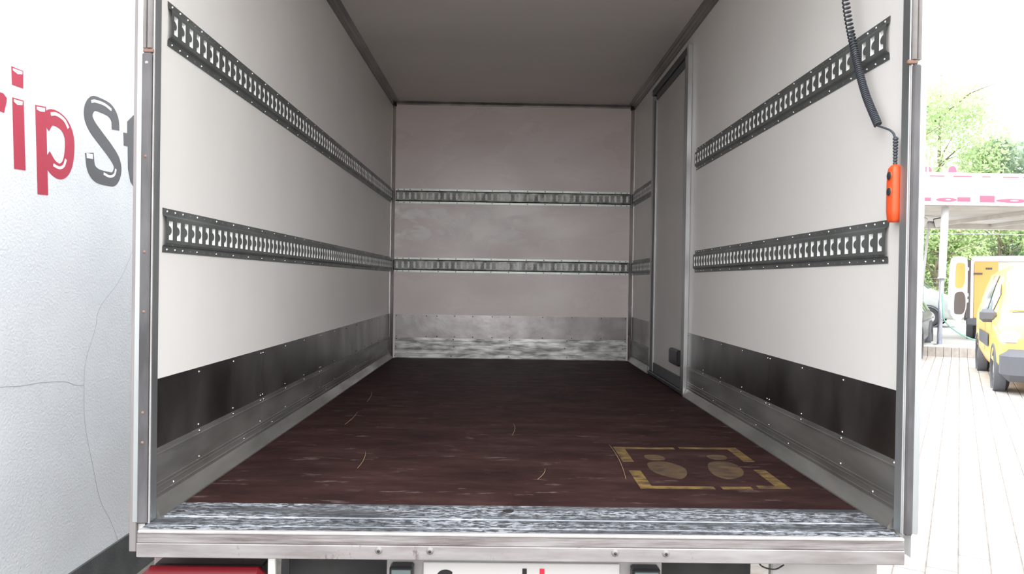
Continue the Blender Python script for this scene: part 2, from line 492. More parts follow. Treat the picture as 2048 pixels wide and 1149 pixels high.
# ------------------------------------------------------------------ kick plates along the walls
def side_kick(side, wall, spans):
    F = frame(side)
    for (u0, u1) in spans:
        pl = MB()
        p = [(0, .1855), (.003, .1855), (.003, .3795), (0, .3795)]
        pl.prism(p, lambda q: F(u0, q[0], q[1]), lambda q: F(u1, q[0], q[1]))
        pan = pl.build('kick_panel', 'kick_steel', wall, label='dark steel kick panel')
        n = max(2, int((u1 - u0) / .27))
        for i in range(n + 1):
            u = u0 + .012 + (u1 - u0 - .024) * i / n
            screw(side, F(u, .003, .366), pan)
            screw(side, F(u, .003, .199), pan)
        prof = [(0, .0), (0, .186), (.0055, .186), (.0055, .172), (.0075, .171), (.0075, .1685), (.0055, .1675), (.0055, .0905), (.0075, .0895),
                (.0075, .087), (.0055, .086), (.0055, .079), (.007, .078), (.007, .0765), (.0055, .0755), (.0055, .060), (.0075, .059), (.0075, .0565), (.0055, .0555),
                (.0055, .047), (.010, .040), (.030, .0045), (.030, .0)]
        b = MB()
        b.prism(prof, lambda q: F(u0, q[0], q[1]), lambda q: F(u1, q[0], q[1]))
        sk = b.build('scuff_plate', 'kick_aluminium', wall, label='ribbed aluminium scuff plate')
        for i in range(n + 1):
            u = u0 + .018 + (u1 - u0 - .036) * i / n
            screw(side, F(u, .0055, .179), sk)
            if i % 2: screw(side, F(u, .0055, .097), sk)
            else: screw(side, F(u + .11, .0055, .066), sk)
side_kick('L', wall_l, [(.032, .92), (.9215, 1.83), (1.8315, 2.75), (2.7515, L - .03)])
side_kick('R', wall_r, [(.012, .98), (.9815, 2.262), (3.336, L - .03)])
# far wall plates
bk = MB().box((.046, L - .004, .176), (2.018, L, .373)).build('kick_panel', 'back_plate_steel', wall_b, label='dented steel kick panel')
for x in (.055, .31, .40, .55, .705, .87, 1.02, 1.30, 1.55, 1.80, 2.008):
    screw('B', (x, L - .004, .362), bk); screw('B', (x, L - .004, .186), bk)
prof = [(0, .0), (0, .176), (.006, .176), (.006, .152), (.0085, .151), (.0085, .148), (.006, .147), (.006, .083), (.0085, .082), (.0085, .078), (.006, .077),
        (.006, .043), (.0085, .042), (.0085, .038), (.006, .037), (.006, .006), (.010, .0)]
F = frame('B'); b = MB()
b.prism(prof, lambda q: F(.044, q[0], q[1]), lambda q: F(2.020, q[0], q[1]))
bs = b.build('scuff_plate', 'back_plate_aluminium', wall_b, label='scratched aluminium scuff plate')
for x in (.058, .54, 1.02, 1.51, 2.006):
    for z in (.164, .100, .022):
        screw('B', (x + (.0 if z > .15 else random.uniform(-.02, .02)), L - .006, z), bs)

# ------------------------------------------------------------------ profiles at the edges
def trim(n, mb, matn, label): return mb.build('trim_%d' % n, matn, kind='structure', label=label)
def ridge(a, b, n):  # helper: outline of a rounded corner bead in (a,b)
    return n
for n, s in ((1, 'L'), (2, 'R')):
    F = frame(s); t = MB()
    pr = [(.0, .0), (.0, .045), (.004, .045), (.006, .034), (.012, .026), (.013, .021), (.019, .014), (.026, .006), (.028, .0)]
    t.prism(pr, lambda q: F(L - q[1], q[0], .004), lambda q: F(L - q[1], q[0], H - .045))
    trim(n, t, 'trim_aluminium', 'vertical aluminium profile in the far corner %s' % ('of the doorless wall' if s == 'L' else 'beside the short rails'))
    c = MB().prism([(.0, .0), (.0, .05), (.012, .05), (.034, .02), (.034, .0)], lambda q: F(L - q[1], q[0], H - .045), lambda q: F(L - q[1], q[0], H - .012))
    c.build('corner_cap', 'black_plastic', bpy.data.objects['trim_%d' % n], label='black plastic corner cap')
    t = MB()
    pr = [(.0, .0), (.0, .042), (.004, .042), (.008, .031), (.014, .027), (.017, .020), (.030, .011), (.036, .010), (.048, .004), (.050, .0)]
    t.prism(pr, lambda q: F(.0, q[0], H - q[1]), lambda q: F(L - .03, q[0], H - q[1]))
    trim(n + 2, t, 'trim_dull', 'long aluminium cove profile between the ceiling and the %s wall' % ('doorless' if s == 'L' else 'door'))
t = MB()
pr = [(.0, .0), (.0, .030), (.004, .030), (.008, .020), (.011, .018), (.016, .010), (.024, .004), (.024, .0)]
t.prism(pr, lambda q: (.03, L - q[0], H - q[1]), lambda q: (W - .03, L - q[0], H - q[1]))
trim(5, t, 'trim_dull', 'thin aluminium profile along the top of the far end wall')

# rear frame posts (profile boxes standing proud of the walls), edge strips, seals
pl = MB().box((-.030, -.008, -.0), (.018, .032, H + .05), .003); post_l = trim(6, pl, 'post_zinc', 'galvanised rear frame post beside the plastered building')
pr_ = MB().box((W - .018, -.034, -.0), (W + .030, .006, H + .05), .003); post_r = trim(7, pr_, 'post_zinc', 'galvanised rear frame post beside the orange remote')
hd = MB().box((-.036, -.035, H - .01), (W + .030, .006, H + .10)); trim(8, hd, 'post_zinc', 'galvanised header beam over the rear opening')
# pale edge beads on the posts
MB().box((.0150, -.0115, .0), (.0190, -.0045, H), .0015).build('edge_bead', 'edge_paint', post_l)
MB().box((W - .0160, -.0375, .0), (W - .0110, -.0305, H), .0015).build('edge_bead', 'edge_paint', post_r)
# pale outer skins closing the box
MB().box((-.037, -.007, -.078), (-.0175, .0045, H + .1), .002).build('outer_skin_edge', 'skin_paint', post_l)
MB().box((W + .011, -.0335, -.064), (W + .019, .005, H + .1), .002).build('outer_skin_edge', 'canopy_white', post_r)
# hinge tubes above the seals
for side, x, y in (('L', .008, -.012), ('R', W - .010, -.038)):
    p = post_l if side == 'L' else post_r
    MB().tube([(x, y, 1.275), (x, y, H + .02)], .0075, 10).build('hinge_tube', 'edge_paint', p)
    MB().tube([(x - (.014 if side == 'L' else -.014), y, 1.275), (x - (.014 if side == 'L' else -.014), y, H + .02)], .0055, 10).build('hinge_tube', 'edge_paint', p)
    MB().box((x - .018, y - .004, 1.263), (x + .010, y + .006, 1.274), .002).build('hinge_collar', 'rust', p)
sl = thing('rubber_seal', 'weathered grey rubber door seal on the post beside the plastered building', 'seal', (-.005, -.02, 0), 'door seals on the rear posts')
MB().box((-.0115, -.019, .001), (.0145, -.008, 1.262), .004).build('seal_strip', 'rubber_seal', sl)
for z in (1.235, .985, .73, .57, .30, .22):
    MB().lathe([(0, .0042), (.002, .003), (.0025, .0004)], (.002, -.019, z), (0, -1, 0), 8).build('rivet', 'rust' if z < 1.2 else 'screw_steel', sl)
sr = thing('rubber_seal', 'weathered grey rubber door seal on the post beside the orange remote', 'seal', (W, -.04, 0), 'door seals on the rear posts')
MB().box((W - .0135, -.045, .001), (W + .0085, -.034, 1.262), .004).build('seal_strip', 'rubber_seal', sr)
for o in (sl, sr):
    for ch in o.children:
        ch.location = Vector(ch.location) - Vector(o.location)

# ------------------------------------------------------------------ threshold
sill = thing('trim_9', 'weathered aluminium threshold at the rear edge of the floor', None, (W / 2, 0, -.07), kind='structure')
o3 = Vector(sill.location)
def sp(mb, name, matn, label=None):
    o = mb.build(name, matn, sill, label=label); o.location = -o3; return o
x0, x1 = .016, W - .027
pf = [(.171, -.03), (.171, .0015), (.052, .0015), (.050, -.001), (.043, -.001), (.041, .001), (-.020, .001), (-.022, -.0005), (-.026, -.0005), (-.028, .001), (-.056, .001),
      (-.062, -.002), (-.0645, -.006), (-.066, -.03)]
b = MB().prism(pf[:-1] + [(-.06, -.03)], lambda q: (x0 - .0, q[0], q[1]), lambda q: (x1, q[0], q[1]))
sp(b, 'tread_plate', 'threshold_aluminium', 'flaking blue-grey aluminium tread plate')
sp(MB().box((x0 - .003, -.0675, -.0695), (x1 + .002, -.02, -.032), .002), 'front_face', 'sill_face', 'pale lower face of the threshold')
sp(MB().box((x0 - .002, -.0655, -.0318), (x1 + .001, -.055, -.0065), .002), 'stained_band', 'sill_stain', 'stained upper band of the threshold')
sp(MB().box((x0, -.0685, -.0065), (x1, -.054, .002), .0025), 'nosing', 'edge_paint', 'bright worn nosing')
for x in (.645, .779, 1.265, 1.399):
    bo = screw('F', Vector((x, -.0675, -.044)) - o3, sill, 'bolt')
    MB().lathe([(0, .004), (.0015, .0035), (.0016, .0003)], (0, -.006, 0), (0, -1, 0), 8).build('bolt_socket', 'dark_screw', bo)
sp(MB().lathe([(0, .017), (.0008, .016), (.001, .0004)], (.985, .125, .0014), (0, 0, 1), 12), 'drain_hole', 'dark_screw')

# ------------------------------------------------------------------ paint marks on the floor
def flat(name, matn, pts, z=.0006, parent=floor):
    b = MB().prism(pts, lambda q: (q[0], q[1], .0), lambda q: (q[0], q[1], z))
    return b.build(name, matn, parent)
A0, A1, B0, B1 = 1.416, 1.918, .372, .955
wv, wh = .042, .030
def corner(px, py, sx, sy, lx, ly):
    pts = [(px, py), (px + sx * lx, py), (px + sx * lx, py - sy * wh), (px + sx * wv, py - sy * wh), (px + sx * wv, py - sy * ly), (px, py - sy * ly)]
    if sx * sy < 0: pts = pts[::-1]
    flat('painted_corner', 'yellow_paint', pts)
corner(A0, B1, 1, 1, .245, .235); corner(A1, B1 + .01, -1, 1, .235, .225)
corner(A0, B0, 1, -1, .245, .22); corner(A1 - .005, B0 + .015, -1, -1, .105, .235)
flat('painted_stripe', 'yellow_paint', [(1.685, .374), (1.785, .376), (1.785, .404), (1.685, .402)])
def smooth(pts, n=2):
    for _ in range(n):
        q = []
        for i in range(len(pts)):
            a = pts[i]; b = pts[(i + 1) % len(pts)]
            q += [(a[0] * .75 + b[0] * .25, a[1] * .75 + b[1] * .25), (a[0] * .25 + b[0] * .75, a[1] * .25 + b[1] * .75)]
        pts = q
    return pts
for toe, heel in (([(1.51, .815), (1.537, .835), (1.574, .829), (1.590, .788), (1.582, .747), (1.515, .744)],
                   [(1.506, .717), (1.574, .728), (1.603, .694), (1.629, .639), (1.619, .56), (1.589, .497), (1.567, .49), (1.523, .531), (1.499, .58), (1.495, .647)]),
                  ([(1.753, .827), (1.8, .845), (1.834, .831), (1.831, .785), (1.808, .761), (1.762, .766)],
                   [(1.732, .714), (1.768, .737), (1.813, .739), (1.834, .69), (1.833, .609), (1.809, .543), (1.764, .498), (1.729, .493), (1.705, .539), (1.707, .616)])):
    flat('painted_footprint', 'yellow_paint_thin', smooth(toe)[::-1])
    flat('painted_footprint', 'yellow_paint_thin', smooth(heel)[::-1])
# bits of straw
for lab, a, b in (('short pale straw lying far inside near the doorless wall', (.19, 2.29), (.23, 1.95)), ('long pale straw curving near the doorless wall', (.24, 1.64), (.247, 1.33)),
                  ('pale straw lying in the middle of the floor', (1.018, 1.39), (1.008, 1.14)), ('bent pale straw between the threshold and the painted footprints', (1.118, .60), (1.086, .46)),
                  ('long pale straw beside the painted yellow corner', (1.405, .995), (1.386, .475)), ('thin pale straw near the threshold', (.458, .575), (.438, .82))):
    a = Vector((*a, .0018)); b = Vector((*b, .0018)); mid = (a + b) / 2 + Vector((.018, 0, .004))
    pth = [a.lerp(mid, t).lerp(mid.lerp(b, t), t) for t in [i / 8 for i in range(9)]]
    MB().tube(pth, [.0006 + .0005 * math.sin(math.pi * i / 8) for i in range(9)], 5).build('straw', 'straw', label=lab, cat='straw', group='straws on the cargo floor')

# ------------------------------------------------------------------ side door
door = thing('door_1', 'narrow white side door with aluminium frame in the cargo wall', None, (W, 2.8, 0), kind='structure')
do = Vector(door.location)
def dp(mb, name, matn, label=None, parent=None):
    o = mb.build(name, matn, parent or door, label=label)
    if parent is None: o.location = -do
    return o
yn, yf, zt = 2.268, 3.335, 2.085
dp(MB().box((W - .030, yn, .004), (W, yn + .030, zt), .003), 'frame_post', 'door_alu')
dp(MB().box((W - .020, yn + .031, .030), (W, yn + .052, zt - .05), .003), 'gasket_post', 'door_gasket')
dp(MB().box((W - .026, yn + .053, .030), (W, yn + .085, zt - .05), .004), 'frame_post', 'door_alu')
dp(MB().box((W - .016, yf - .030, .004), (W, yf, zt), .003), 'frame_post', 'door_alu')
dp(MB().box((W - .022, yf - .075, .030), (W, yf - .042, zt - .05), .006), 'frame_post', 'door_alu')
dp(MB().box((W - .014, yf - .0415, .030), (W, yf - .0305, zt - .05), .002), 'gasket_post', 'door_gasket')
dp(MB().box((W - .016, yf - .125, .030), (W, yf - .076, zt - .09), .004), 'frame_post', 'door_gasket')
dp(MB().box((W - .020, yf - .142, .030), (W, yf - .126, zt - .09), .004), 'panel_edge', 'door_alu')
dp(MB().box((W - .024, yn + .031, zt - .048), (W, yf - .031, zt), .003), 'frame_header', 'door_dark')
dp(MB().box((W - .014, yn + .086, zt - .10), (W, yf - .126, zt - .05), .003), 'frame_header', 'door_gasket')
dp(MB().box((W - .026, yn + .031, .004), (W, yf - .031, .029), .003), 'door_sill', 'door_dark')
pn = dp(MB().box((W - .008, yn + .086, .100), (W, yf - .143, zt - .101)), 'door_panel', 'door_panel')
dp(MB().box((W - .012, yn + .086, .030), (W, yf - .143, .099), .002), 'panel_foot', 'door_gasket', 'dark foot rail of the door')
dp(MB().box((W - .040, 2.375, .165), (W - .008, 2.60, .262), .010), 'latch_box', 'black_plastic', 'black latch box')
for z in (.03, 2.04):
    dp(MB().box((W - .034, yf - .06, z), (W - .0225, yf - .045, z + .03), .003), 'hinge', 'door_alu')

# ------------------------------------------------------------------ remote on its coiled cable
rem = thing('remote_control', 'orange hand remote with two black buttons hanging on a coiled cable', 'remote', (W - .0185, .029, .846))
ro = Vector(rem.location)
mb = MB()
secs = [(.0, .010, .012), (.006, .0145, .018), (.03, .0165, .0205), (.09, .0165, .021), (.135, .016, .020), (.150, .0135, .017), (.158, .008, .010), (.160, .003, .004)]
vs = []; fs = []; NS = 16
for z, a, b2 in secs:
    for k in range(NS):
        t = 2 * math.pi * k / NS
        cx = math.copysign(abs(math.cos(t)) ** .5, math.cos(t)); sy = math.copysign(abs(math.sin(t)) ** .5, math.sin(t))
        vs.append((a * cx, b2 * sy, z))
for i in range(len(secs) - 1):
    for k in range(NS):
        fs.append((i * NS + k, i * NS + (k + 1) % NS, (i + 1) * NS + (k + 1) % NS, (i + 1) * NS + k))
fs += [tuple(range(NS - 1, -1, -1)), tuple((len(secs) - 1) * NS + k for k in range(NS))]
mb.add(vs, fs, True)
mb.build('remote_body', 'remote_orange', rem)
for z in (.128, .084):
    MB().lathe([(0, .0115), (.0025, .011), (.004, .0085), (.004, .0004)], (-.0162, -.003, z), (-1, 0, 0), 16).build('button', 'button_black', rem)
    MB().lathe([(0, .0135), (.0015, .013), (.0016, .011)], (-.0162, -.003, z), (-1, 0, 0), 16).build('button_ring', 'remote_orange', rem)
cab = thing('coiled_cable', 'dark grey coiled cable hanging beside the rear post', 'cable', (W - .04, .27, 1.55))
co = Vector(cab.location)
cl = [Vector(p) for p in ((W - .075, .36, 2.12), (W - .066, .315, 1.85), (W - .052, .268, 1.554), (W - .044, .228, 1.400), (W - .036, .172, 1.248), (W - .030, .102, 1.131))]
def catmull(P, n):
    P = [P[0] * 2 - P[1]] + P + [P[-1] * 2 - P[-2]]
    out = []
    for i in range(1, len(P) - 2):
        for k in range(n):
            t = k / n
            out.append(.5 * ((2 * P[i]) + (P[i + 1] - P[i - 1]) * t + (2 * P[i - 1] - 5 * P[i] + 4 * P[i + 1] - P[i + 2]) * t * t + (3 * P[i] - P[i - 1] - 3 * P[i + 1] + P[i + 2]) * t ** 3))
    return out + [P[-2]]
cen = catmull(cl, 220)
hel = []; ph = 0
for i, p in enumerate(cen):
    f = i / (len(cen) - 1)
    t = (cen[min(i + 1, len(cen) - 1)] - cen[max(i - 1, 0)]).normalized()
    e1 = (Vector((1, 0, 0)) - t * t.x).normalized(); e2 = t.cross(e1)
    if i: 
        pitch = .0140 if f < .5 else .0140 - (.0140 - .0068) * min(1, (f - .5) / .15)
        ph += (p - cen[i - 1]).length / pitch * 2 * math.pi
    hel.append(p + (e1 * math.cos(ph) + e2 * math.sin(ph)) * .0095 - co)
MB().tube(hel, .0026, 6).build('coil', 'cable_grey', cab)
tail = catmull([Vector(p) for p in ((W - .030, .102, 1.128), (W - .030, .075, 1.118), (W - .023, .042, 1.100), (W - .019, .031, 1.075), (W - .0185, .029, 1.004))], 8)
MB().tube([p - co for p in tail], .0030, 8).build('cord', 'cable_grey', cab)
sr_ = MB()
for i in range(9):
    z = 1.006 + i * .0085
    sr_.lathe([(0, .0055 + i * .0002), (.0055, .0055 + i * .0002), (.0056, .004), (.0085, .004)], Vector((W - .0185, .029, z)) - co, (0, 0, 1), 10)
sr_.build('strain_relief', 'cable_grey', cab)
MB().box(Vector((W - .09, .345, 2.115)) - co, Vector((W - .055, .385, H)) - co, .004).build('cable_bracket', 'black_plastic', cab)

# ------------------------------------------------------------------ underside of the truck
chs = thing('truck_chassis', 'black chassis frame and wheels under the cargo box', 'chassis', (W / 2, 2.0, G))
ko = Vector(chs.location)
def cp(mb, name, matn, parent=None, label=None):
    o = mb.build(name, matn, parent or chs, label=label)
    if parent is None: o.location = -ko
    return o
for x in (W / 2 - .42, W / 2 + .36):
    cp(MB().box((x, .20, -.30), (x + .06, 6.2, -.11), .005), 'frame_rail', 'chassis_black')
for y in (.25, 1.3, 2.6, 3.8):
    cp(MB().box((.05, y, -.11), (W - .05, y + .06, -.07)), 'cross_member', 'chassis_black')
def wheel(parent, c, r, w, sgn, axis=(1, 0, 0), hub='hubcap'):
    ax = Vector(axis) * sgn
    t = MB().lathe([(-w / 2, r * .62), (-w / 2 * .96, r * .86), (-w / 2 * .8, r * .97), (-w / 4, r), (w / 4, r), (w / 2 * .8, r * .97), (w / 2 * .96, r * .86), (w / 2, r * .64), (w / 2 * .8, r * .61)], c, ax, 36)
    ty = t.build('tyre', 'tyre', parent)
    h = MB().lathe([(w * .36, r * .63), (w * .40, r * .60), (w * .34, r * .52), (w * .38, r * .30), (w * .44, r * .16), (w * .44, .001)], c, ax, 36)
    hb = h.build('wheel_rim', hub, parent)
    e1 = ax.orthogonal().normalized(); e2 = ax.cross(e1)
    for k in range(8):
        a = 2 * math.pi * k / 8
        p = Vector(c) + (e1 * math.cos(a) + e2 * math.sin(a)) * r * .43 + ax * (w * .372)
        MB().lathe([(0, r * .055), (.004, r * .05), (.0045, .0004)], p, ax, 8).build('rim_hole', 'tyre', hb)
    return ty
for y in (1.15, 4.9):
    for sx in (-1, 1):
        c = Vector((W / 2 + sx * .80, y, G + .36)) - ko
        wheel(chs, c, .36, .24, sx)
    cp(MB().tube([(W / 2 - .78, y, G + .36), (W / 2 + .78, y, G + .36)], .05, 10), 'axle', 'chassis_black')
cp(MB().box((-.042, 5.0, -.55), (W + .042, 6.3, 1.15), .08), 'cab', 'canopy_white')
for xa, xb in ((.365, .654), (1.406, 1.68)):  # added black sheets standing in for the dark void under the box
    cp(MB().box((xa, .09, -.45), (xb, .115, -.0695), .003), 'void_shade_sheet', 'chassis_black')
# items hanging under the rear sill
tl = thing('tail_lamp', 'red plastic tail lamp under the threshold', 'lamp', (.18, .0, -.23))
q = Vector(tl.location)
MB().box(Vector((.012, -.058, -.235)) - q, Vector((.342, -.005, -.105)) - q, .022).build('lamp_lens', 'lamp_red', tl)
MB().box(Vector((.030, -.006, -.225)) - q, Vector((.325, .055, -.110)) - q, .004).build('lamp_housing', 'lamp_black', tl)
MB().box((.000, .056, -.38), (.335, .080, -.071), .004).build('underrun_panel', 'under_red', label='reddish grey panel behind the tail lamp', cat='panel')
MB().box((.343, -.028, -.40), (.362, -.012, -.0695), .002).build('lamp_bracket', 'bracket_white', label='narrow white bracket beside the red tail lamp', cat='bracket')
MB().box((1.712, .02, -.40), (2.008, .045, -.0695), .004).build('mud_guard', 'under_grey', label='grey panel under the threshold beside the paved yard', cat='panel')
hp = thing('plate_holder', 'dark carrier holding the white plate and its lamps under the threshold', 'plate holder', (1.02, .0, -.3))
q = Vector(hp.location)
MB().box(Vector((.655, .004, -.30)) - q, Vector((1.405, .030, -.0695)) - q, .003).build('carrier', 'under_grey', hp)
for xa, xb in ((.668, .731), (1.318, 1.394)):
    lp = MB().box(Vector((xa, -.035, -.150)) - q, Vector((xb, .004, -.100)) - q, .005).build('plate_lamp', 'lamp_black', hp)
    MB().box(Vector((xa + .006, -.037, -.142)) - q, Vector((xb - .006, -.0345, -.108)) - q, .001).build('lamp_cover', 'car_glass', lp)
sg = thing('advert_plate', 'white plate with black and red letters under the threshold', 'plate', (1.02, -.0, -.21))
q = Vector(sg.location)
MB().box(Vector((.755, -.004, -.212)) - q, Vector((1.289, .004, -.099)) - q, .002).build('plate', 'plate_white', sg)
def text(ch, x, z, size, matn, parent, y, thick=.0):
    cu = bpy.data.curves.new('letter', 'FONT')
    cu.body = ch; cu.size = size; cu.extrude = .0006; cu.offset = thick
    tmp = bpy.data.objects.new('tmp', cu); COL.objects.link(tmp)
    dg = bpy.context.evaluated_depsgraph_get(); dg.update()
    me = bpy.data.meshes.new_from_object(tmp.evaluated_get(dg))
    bpy.data.objects.remove(tmp)
    me.materials.clear()
    for p in me.polygons: p.material_index = 0
    o = link('letter', me, matn, parent)
    o.rotation_euler = (math.pi / 2, 0, 0)
    o.location = Vector((x, y, z)) - (q if parent is sg else Vector())
    return o
text('S', .790, -.193, .105, 'ink_black', sg, -.0046, .0022)
text('t', .845, -.193, .105, 'ink_black', sg, -.0046, .0022)
MB().box(Vector((1.024, -.0052, -.193)) - q, Vector((1.036, -.004, -.113)) - q).build('letter', 'ink_black', sg)
MB().box(Vector((1.071, -.0052, -.193)) - q, Vector((1.084, -.004, -.113)) - q).build('letter', 'ink_red', sg)
# loop of cable by the mud guard
cb = [Vector((1.66, .0, -.072)), Vector((1.672, -.004, -.096)), Vector((1.69, -.006, -.105)), Vector((1.715, -.004, -.108)), Vector((1.74, .005, -.10))]
MB().tube(catmull(cb, 6), .0022, 6).build('under_cable', 'lamp_black', label='thin black cable looping beside the grey panel under the threshold', cat='cable')

# ------------------------------------------------------------------ plastered building alongside
XB = -.90
bld = thing('building', 'white plastered building with red and grey lettering and dark base', 'building', (XB, 1.5, G))
bo_ = Vector(bld.location)
def bp(mb, name, matn, parent=None, label=None):
    o = mb.build(name, matn, parent or bld, label=label)
    if parent is None: o.location = -bo_
    return o
bp(MB().box((XB - 3.0, -1.0, -.626), (XB, 9.5, 3.4)), 'plaster_wall', 'plaster')
bp(MB().box((XB - 3.0, -1.0, G - .05), (XB + .012, 9.5, -.626)), 'plinth', 'plinth_grey')
bp(MB().box((XB - 3.1, -1.1, 3.4), (XB + .1, 9.6, 3.55)), 'parapet', 'plaster')
def wallpoly(name, matn, pts, holes=None, t=.0012, parent=None, base=0):
    mb = MB()
    a = 0
    for i in range(len(pts)):
        p, r = pts[i], pts[(i + 1) % len(pts)]; a += p[0] * r[1] - r[0] * p[1]
    if a < 0: pts = pts[::-1]
    mb.prism(pts, lambda s_: (XB + base, s_[0], s_[1]), lambda s_: (XB + base + t, s_[0], s_[1]))
    return bp(mb, name, matn)
def stroke(cl, w):
    """outline strip along a centre line, as quads"""
    P = [Vector((a, b)) for a, b in cl]
    l, r = [], []
    for i, p in enumerate(P):
        t = (P[min(i + 1, len(P) - 1)] - P[max(i - 1, 0)]).normalized()
        n = Vector((-t.y, t.x))
        l.append(p + n * w / 2); r.append(p - n * w / 2)
    return l, r
def wallstroke(name, matn, cl, w, t=.0012, base=0):
    P = [Vector((a, b, 0)) for a, b in cl]
    P = [(p.x, p.y) for p in catmull(P, 5)] if len(P) > 2 else cl
    l, r = stroke(P, w)
    mb = MB(); n = len(l)
    X = XB + base + t
    vs = [(X, p.x, p.y) for p in l] + [(X, p.x, p.y) for p in r] + [(XB + base, p.x, p.y) for p in l] + [(XB + base, p.x, p.y) for p in r]
    fs = []
    for i in range(n - 1):
        fs += [(n + i, n + i + 1, i + 1, i), (i, i + 1, 2 * n + i + 1, 2 * n + i), (n + i + 1, n + i, 3 * n + i, 3 * n + i + 1)]
    mb.add(vs, fs)
    return bp(mb, name, matn)
wallpoly('letter', 'letter_red', [(.776, 1.447), (.842, 1.448), (.843, 1.381), (.781, 1.379)])
wallpoly('letter', 'letter_red', [(.783, 1.332), (.846, 1.335), (.861, 1.068), (.797, 1.065)])
wallpoly('letter', 'letter_red', [(.60, 1.34), (.66, 1.34), (.66, 1.31), (.70, 1.333), (.734, 1.334), (.753, 1.321), (.751, 1.304), (.739, 1.263), (.719, 1.264), (.69, 1.26), (.67, 1.24), (.672, 1.065), (.61, 1.065)])
wallpoly('letter', 'letter_red', [(.915, 1.336), (.98, 1.344), (1.0, .989), (.935, .985)])
bow = [(.975, 1.27), (1.005, 1.305), (1.05, 1.312), (1.105, 1.295), (1.138, 1.25), (1.139, 1.18), (1.12, 1.125), (1.08, 1.098), (1.03, 1.108), (.985, 1.145)]
wallstroke('letter', 'letter_red', bow, .066, t=.0010)
wallstroke('letter', 'letter_grey', [(1.5, 1.36), (1.491, 1.41), (1.447, 1.441), (1.369, 1.446), (1.313, 1.44), (1.28, 1.408), (1.277, 1.369), (1.308, 1.334), (1.372, 1.297), (1.451, 1.254), (1.509, 1.212), (1.521, 1.169), (1.491, 1.127), (1.44, 1.119), (1.35, 1.121), (1.302, 1.149), (1.286, 1.213)], .066)
wallpoly('letter', 'letter_grey', [(1.604, 1.424), (1.664, 1.47), (1.673, 1.381), (1.739, 1.375), (1.74, 1.315), (1.675, 1.307), (1.678, 1.178), (1.697, 1.149), (1.744, 1.144), (1.745, 1.1), (1.686, 1.102), (1.64, 1.133), (1.616, 1.192), (1.611, 1.303), (1.575, 1.3), (1.57, 1.363), (1.605, 1.367)])
for pts in ([(.783, 1.442), (.837, 1.444), (.836, 1.433), (.81, 1.427), (.784, 1.434)], [(.790, 1.327), (.840, 1.330), (.838, 1.316), (.81, 1.310), (.791, 1.318)],
            [(.922, 1.331), (.974, 1.338), (.973, 1.322), (.945, 1.317), (.923, 1.320)]):
    wallpoly('letter_highlight', 'letter_shine', pts, t=.0016)
wallstroke('letter_highlight', 'letter_shine', [(1.01, 1.322), (1.05, 1.330), (1.10, 1.318), (1.13, 1.29)], .014, t=.0016)
wallstroke('letter_highlight', 'letter_shine', [(1.03, 1.118), (1.07, 1.112), (1.10, 1.125), (1.115, 1.155)], .012, t=.0016)
wallstroke('letter_highlight', 'letter_shine', [(1.295, 1.445), (1.33, 1.455), (1.40, 1.458), (1.46, 1.447)], .013, t=.0016)
wallstroke('letter_highlight', 'letter_shine', [(1.40, 1.138), (1.45, 1.132), (1.49, 1.145), (1.505, 1.175)], .012, t=.0016)
wallpoly('letter_highlight', 'letter_shine', [(1.263, 1.208), (1.312, 1.212), (1.313, 1.190), (1.266, 1.187)], t=.0016)
wallstroke('crack', 'crack', [(.60, .25), (.733, .245), (.843, .233), (.962, .229), (1.126, .21), (1.198, .185), (1.265, .175)], .0026, t=.0006)
wallstroke('crack', 'crack', [(1.668, .789), (1.554, .646), (1.385, .518), (1.346, .417), (1.278, .287), (1.265, .175), (1.276, -.003), (1.338, -.198), (1.402, -.378), (1.498, -.515), (1.56, -.625)], .0018, t=.0006)

# ------------------------------------------------------------------ ground, pavers, raised slab
gr = MB().box((-60, -60, G - .2), (90, 90, G - .006)).build('ground', 'paver_joint', kind='structure', label='paved yard around the truck')
e1 = Vector((.841, -.541)); e2 = Vector((.541, .841))
PW, PL = .15, .20
def topx(p):
    v = Vector(p) - CAM; z = v.dot(c_f)
    if z < .2: return None
    return (1024 + 1429.8 * v.dot(c_r) / z, 574.5 - 1429.8 * v.dot(c_u) / z, z)
def paver_geo():
    g = .004; a, b = PW / 2 - g, PL / 2 - g; h = .008; c = .006
    vs = []
    for z, s in ((-h, 0), (-.004, 0), (0, c)):
        for sx, sy in ((-1, -1), (1, -1), (1, 1), (-1, 1)):
            p = e1 * sx * (a - s) + e2 * sy * (b - s)
            vs.append((p.x, p.y, z))
    fs = [(8, 9, 10, 11)]
    for r in (0, 4):
        fs += [(r + i, r + (i + 1) % 4, r + 4 + (i + 1) % 4, r + 4 + i) for i in range(4)]
    return vs, fs
pv, pf_ = paver_geo()
pme = bpy.data.meshes.new('paver'); pme.from_pydata(pv, [], pf_); pme.materials.append(MATS['paver'])
cand = []
for i in range(-80, 90):
    for j in range(-40, 110):
        c = e1 * (i * PW) + e2 * (j * PL + (PL / 2 if i % 2 else 0)) + Vector((6.0, 6.0))
        if c.x < W + .2 or c.y < -4 or c.x > 17 or c.y > 15.6: continue
        t = topx((c.x, c.y, G))
        if t is None or t[0] < 1700 or t[0] > 2500: continue
        vis = 1836 < t[0] < 2060 and t[1] < 1165
        cand.append((0 if vis else 1, t[2], c))
cand.sort(key=lambda q_: (q_[0], q_[1]))
rest = MB()
for k, (v_, d_, c) in enumerate(cand):
    dz = random.uniform(-.0015, .0015)
    if k < 298:
        o = link('paver', pme, None, gr); o.location = (c.x, c.y, G + dz)
    else:
        rest.add([(x + c.x, y + c.y, z + G + dz) for x, y, z in pv], pf_)
rest.build('paving_field', 'paver', gr, kind='stuff')
